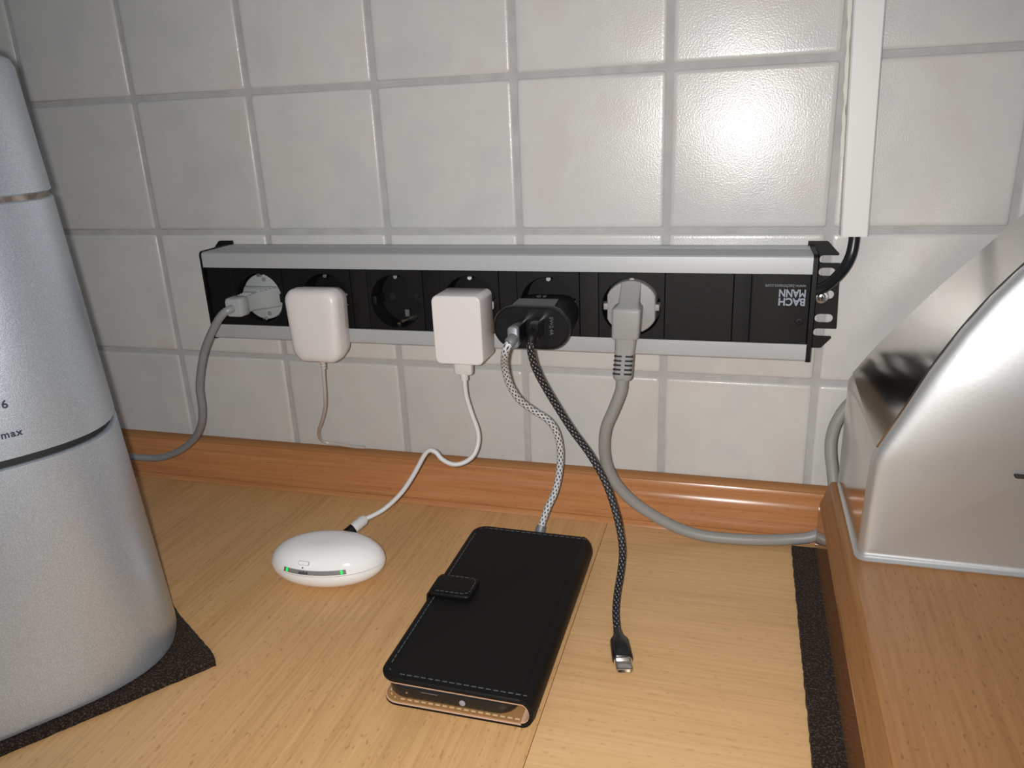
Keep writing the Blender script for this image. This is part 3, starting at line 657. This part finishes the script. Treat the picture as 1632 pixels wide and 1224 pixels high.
# ------------------------------------------------------------------ earbud case
EC = Vector((2.993, -1.312, 0)); ea = math.radians(9); EX = Vector((math.cos(ea), math.sin(ea), 0)); EY = Vector((-math.sin(ea), math.cos(ea), 0))
AX, AY, Z0e, Z1e = .380, .228, ZC + .001, ZC + .285
ZMe = ZC + .13
def es(th, ph, k=1.0):          # th around, ph from -90 (bottom) to 90 (top)
    c, s = math.cos(ph), math.sin(ph)
    rr = abs(c) ** .62
    z = ZMe + (math.copysign(abs(s) ** 1.0, s)) * ((Z1e - ZMe) if s > 0 else (ZMe - Z0e)) * k
    return EC + EX * (AX * k * rr * math.cos(th)) + EY * (AY * k * rr * math.sin(th)) + Vector((0, 0, z))
ecase = thing('earbud_case', (EC.x, EC.y, ZC), 'glossy white pebble-shaped earbud charging case on the worktop', 'earbud case')
def eloft(p0, p1, n=14, m=64, k=1.0):
    return MB().loft([[es(2 * math.pi * j / m, math.radians(p0 + (p1 - p0) * i / n), k) for j in range(m)] for i in range(n + 1)])
eloft(-89, 4.0).build('base_shell', M['white_gl'], ecase, 60)
lid = eloft(5.2, 89.5, 18).build('lid', M['white_gl'], ecase, 60)
eloft(3.0, 6.2, 2, 64, .992).build('lid_seam', M['band'], ecase, 60)
def patch(t0, t1, p0, p1, k, n=20, mm=4, name='band', mt=None, parent=None, slant=0.0):
    mb = MB(); rr = []
    for i in range(mm + 1):
        rr.append([es(math.radians(t0 + (t1 - t0) * j / n + slant * (i / mm) * (j / n)), math.radians(p0 + (p1 - p0) * i / mm), k) for j in range(n + 1)])
    mb.loft(rr, False, False, closed=False)
    o = mb.build(name, mt, parent, 60)
    md = o.modifiers.new('solid', 'SOLIDIFY'); md.thickness = .0004; md.offset = -1
    return o
bnd = patch(-127, -60, 8, 19, 1.004, name='charge_band', mt=M['band'], parent=ecase)
for a in (-124, -66): patch(a, a + 2.6, 8.5, 18.5, 1.008, 4, name='charge_light', mt=M['led'], parent=bnd)
def es_n(a, b):
    a, b = math.radians(a), math.radians(b); h = .02
    return (es(a + h, b) - es(a - h, b)).cross(es(a, b + h) - es(a, b - h)).normalized()
bt = Vector(es(math.radians(-104), math.radians(35), 1.0)); bnrm = es_n(-104, 35)
bxd = Vector((0, 0, 1)).cross(bnrm).normalized(); byd = bnrm.cross(bxd)
def bfr(o): return frame(o, bxd, byd)
flat_shape('button', [stadium(-.036, .036, 0, .022)], .010, M['white_gl'], ecase, bfr(bt + bnrm * .0))
flat_shape('button_gap', [stadium(-.0385, .0385, 0, .027), stadium(-.0358, .0358, 0, .0216)], .0085, M['print'], ecase, bfr(bt))
st = Vector(es(math.radians(-104), math.radians(24.5), 1.002))
MB().disc_y(0, 0, .1, 0, -.1, 3)
flat_shape('status_light', [arc(0, 0, .0055, 0, 342, 19)], .006, mat('status_light', (.10, .22, .13), .4), ecase, bfr(st))
# marking on the band
tt = Vector(es(math.radians(-103), math.radians(13.5), 1.009)); tn = es_n(-103, 13.5)
tx = Vector((0, 0, 1)).cross(tn).normalized()
lettering('lettering', 'aiufoii', .030, M['ink'], bnd, frame(tt, tx, tn.cross(tx)), sx=.9, depth=.004)

# ------------------------------------------------------------------ phone in wallet
PX0, PX1, PY0, PY1 = 3.822, 4.560, -2.325, -.742
ph = thing('smartphone', (4.2, -1.5, ZC + .03), 'dark smartphone inside the black leather wallet, lower edge showing', 'smartphone')
def pr(z, i): return ring_xy(rrect(4.195, -1.553, .70 - 2 * i, 1.50 - 2 * i, .10, 6), z)
pz = ZC + .027
MB().loft([pr(pz, .03), pr(pz + .012, .008), pr(pz + .032, 0), pr(pz + .076, 0), pr(pz + .094, .010), pr(pz + .100, .03)]).build('body', M['black_gl'], ph, 50)
MB().loft([pr(pz + .0995, .03), pr(pz + .102, .032)]).build('screen', M['black_gl'], ph)
MB().disc_y(4.268, pz + .044, .0165, -2.28, -2.3065, 16, .003).build('headphone_jack', mat('jack_grey', (.30, .31, .33), .5), ph)
MB().disc_y(3.97, pz + .05, .006, -2.28, -2.3050, 12).build('microphone', M['metal'], ph)
MB().box(4.05, 4.14, -2.3045, -2.28, pz + .066, pz + .069).build('port_lip', M['usb_grey'], ph)

wl = thing('phone_wallet', (4.22, -1.53, ZC), 'black leather phone wallet with stitched edge and strap on the worktop', 'phone wallet')
def cover(z, i, sh=0.0, rl=.095):
    out = []
    x0, x1 = PX0 + i, 4.575
    y0, y1 = PY0 + i, PY1 - i
    r = rl - i
    for a0, cx_, cy_ in ((90, x0 + r, y1 - r), (180, x0 + r, y0 + r)):
        for k in range(7):
            a = math.radians(a0 + 90 * k / 6); out.append((cx_ + r * math.cos(a), cy_ + r * math.sin(a)))
    out += [(x1, y0), (x1, y1)]
    return [(x, y, z + sh * (x1 - x) / (x1 - x0)) for x, y in out]
zt0 = ZC + .142
MB().loft([cover(ZC + .001, .006), cover(ZC + .006, 0), cover(ZC + .014, 0), cover(ZC + .018, .002)]).build('back_cover', M['leather'], wl, 50)
MB().loft([cover(ZC + .018, .001), cover(ZC + .0215, .002)]).build('lining_edge', M['lining_edge'], wl)
MB().loft([cover(ZC + .0215, .008), cover(ZC + .0245, .010)]).build('lining', M['lining'], wl)
SH = .006
MB().loft([cover(zt0 - .008, .003, SH), cover(zt0 - .001, .001, SH)]).build('lining_edge', M['lining_edge'], wl)
fcv = MB().loft([cover(zt0, .002, SH), cover(zt0 + .004, 0, SH), cover(zt0 + .018, 0, SH), cover(zt0 + .025, .007, SH), cover(zt0 + .027, .018, SH), cover(zt0 + .025, .034, SH)]).build('front_cover', M['leather'], wl, 50)
# spine: outer and inner half tube along y
zc_, ro, ri = (ZC + .001 + zt0 + .026) / 2, (zt0 + .026 - ZC - .001) / 2, (zt0 + .026 - ZC - .001) / 2 - .026
o_ = [(4.572 + .072 * math.cos(math.radians(a)), zc_ + ro * math.sin(math.radians(a))) for a in range(-90, 91, 15)]
i_ = [(4.572 + .050 * math.cos(math.radians(a)), zc_ + ri * math.sin(math.radians(a))) for a in range(90, -91, -15)]
def spine_ring(y, k): return [(x, y, z) for x, z in o_ + i_]
ys = [PY0 + .018, PY0 + .05, PY1 - .05, PY1 - .004]
MB().loft([[(4.572 + (x - 4.572) * (f), y, z) for x, z in o_ + i_] for y, f in ((PY0 + .003, .90), (PY0 + .03, 1), (PY1 - .05, 1), (PY1 - .015, .85), (PY1 - .004, .6))]).build('spine', M['leather'], wl, 50)
l1 = [(4.572 + .050 * math.cos(math.radians(a)), zc_ + ri * math.sin(math.radians(a))) for a in range(-90, 91, 15)]
l2 = [(4.572 + .044 * math.cos(math.radians(a)), zc_ + (ri - .006) * math.sin(math.radians(a))) for a in range(90, -91, -15)]
MB().loft([[(x, PY0 + .004, z) for x, z in l1 + l2], [(x, PY1 - .01, z) for x, z in l1 + l2]]).build('spine_lining', M['lining_edge'], wl)
# stitching
def stitches(path, gap, ln, zf, rad, name, mt, parent):
    mb = MB(); P = [Vector((a, b, 0)) for a, b in path]; d = 0.0; acc = 0.0
    for p, q in zip(P, P[1:]):
        L_ = (q - p).length; t = acc
        while t < L_:
            e = min(L_, t + ln); a = p + (q - p) * (t / L_); bq = p + (q - p) * (e / L_)
            a.z = zf(a.x); bq.z = zf(bq.x)
            if (bq - a).length > .004:
                sd = (bq - a).normalized().cross(Vector((0, 0, 1))) * rad
                mb.loft([[a - sd, a + sd, bq + sd, bq - sd], [v + Vector((0, 0, rad * 1.2)) for v in (a - sd, a + sd, bq + sd, bq - sd)]])
            t += ln + gap
        acc = t - L_
    o = mb.build(name, mt, parent); o['kind'] = 'stuff'; return o
top_z = lambda x: zt0 + .0262 + SH * (4.575 - x) / (4.575 - PX0)
path = [(p[0], p[1]) for p in cover(0, .036)][:14]
path = [(4.60, PY1 - .036)] + path + [(4.60, PY0 + .036)]
stitches(path, .012, .026, top_z, .0026, 'stitching', M['thread'], fcv)
pl = [(p[0], p[1]) for p in cover(0, .030)][7:14] + [(4.57, PY0 + .030)]
stitches(pl, .014, .024, lambda x: ZC + .0245, .003, 'lining_stitching', M['thread_tan'], wl)
# strap
z_s = zt0 + .029
def srect(z, i): return [(x, y, z + (-.0 if x > PX0 else 0)) for x, y in rrect(3.947, -1.515, .262 - 2 * i, .205 - 2 * i, .035, 5)]
stp = MB(); stp.loft([srect(z_s + .004, .004), srect(z_s + .009, 0), srect(z_s + .024, 0), srect(z_s + .031, .006), srect(z_s + .033, .018)]); so = stp.build('strap', M['leather'], wl, 50)
lp = MB(); zs = [(3.86, z_s + .033), (3.83, z_s + .030), (3.808, z_s + .010), (3.800, z_s - .04), (3.806, ZC + .04), (3.825, ZC + .02)]
outr = zs; inr = [(x + .012, z - .004 if i < 2 else z) for i, (x, z) in enumerate(zs)][::-1]
lp.loft([[(x, y, z) for x, z in outr + inr] for y in (-1.610, -1.42)]); lp.build('strap_loop', M['leather'], so, 40)
stitches([(3.86, -1.595), (4.03, -1.595), (4.055, -1.58), (4.063, -1.56), (4.063, -1.46), (4.05, -1.44), (4.03, -1.43), (3.88, -1.43)], .010, .020, lambda x: z_s + .0325, .0022, 'stitching', M['thread'], so)
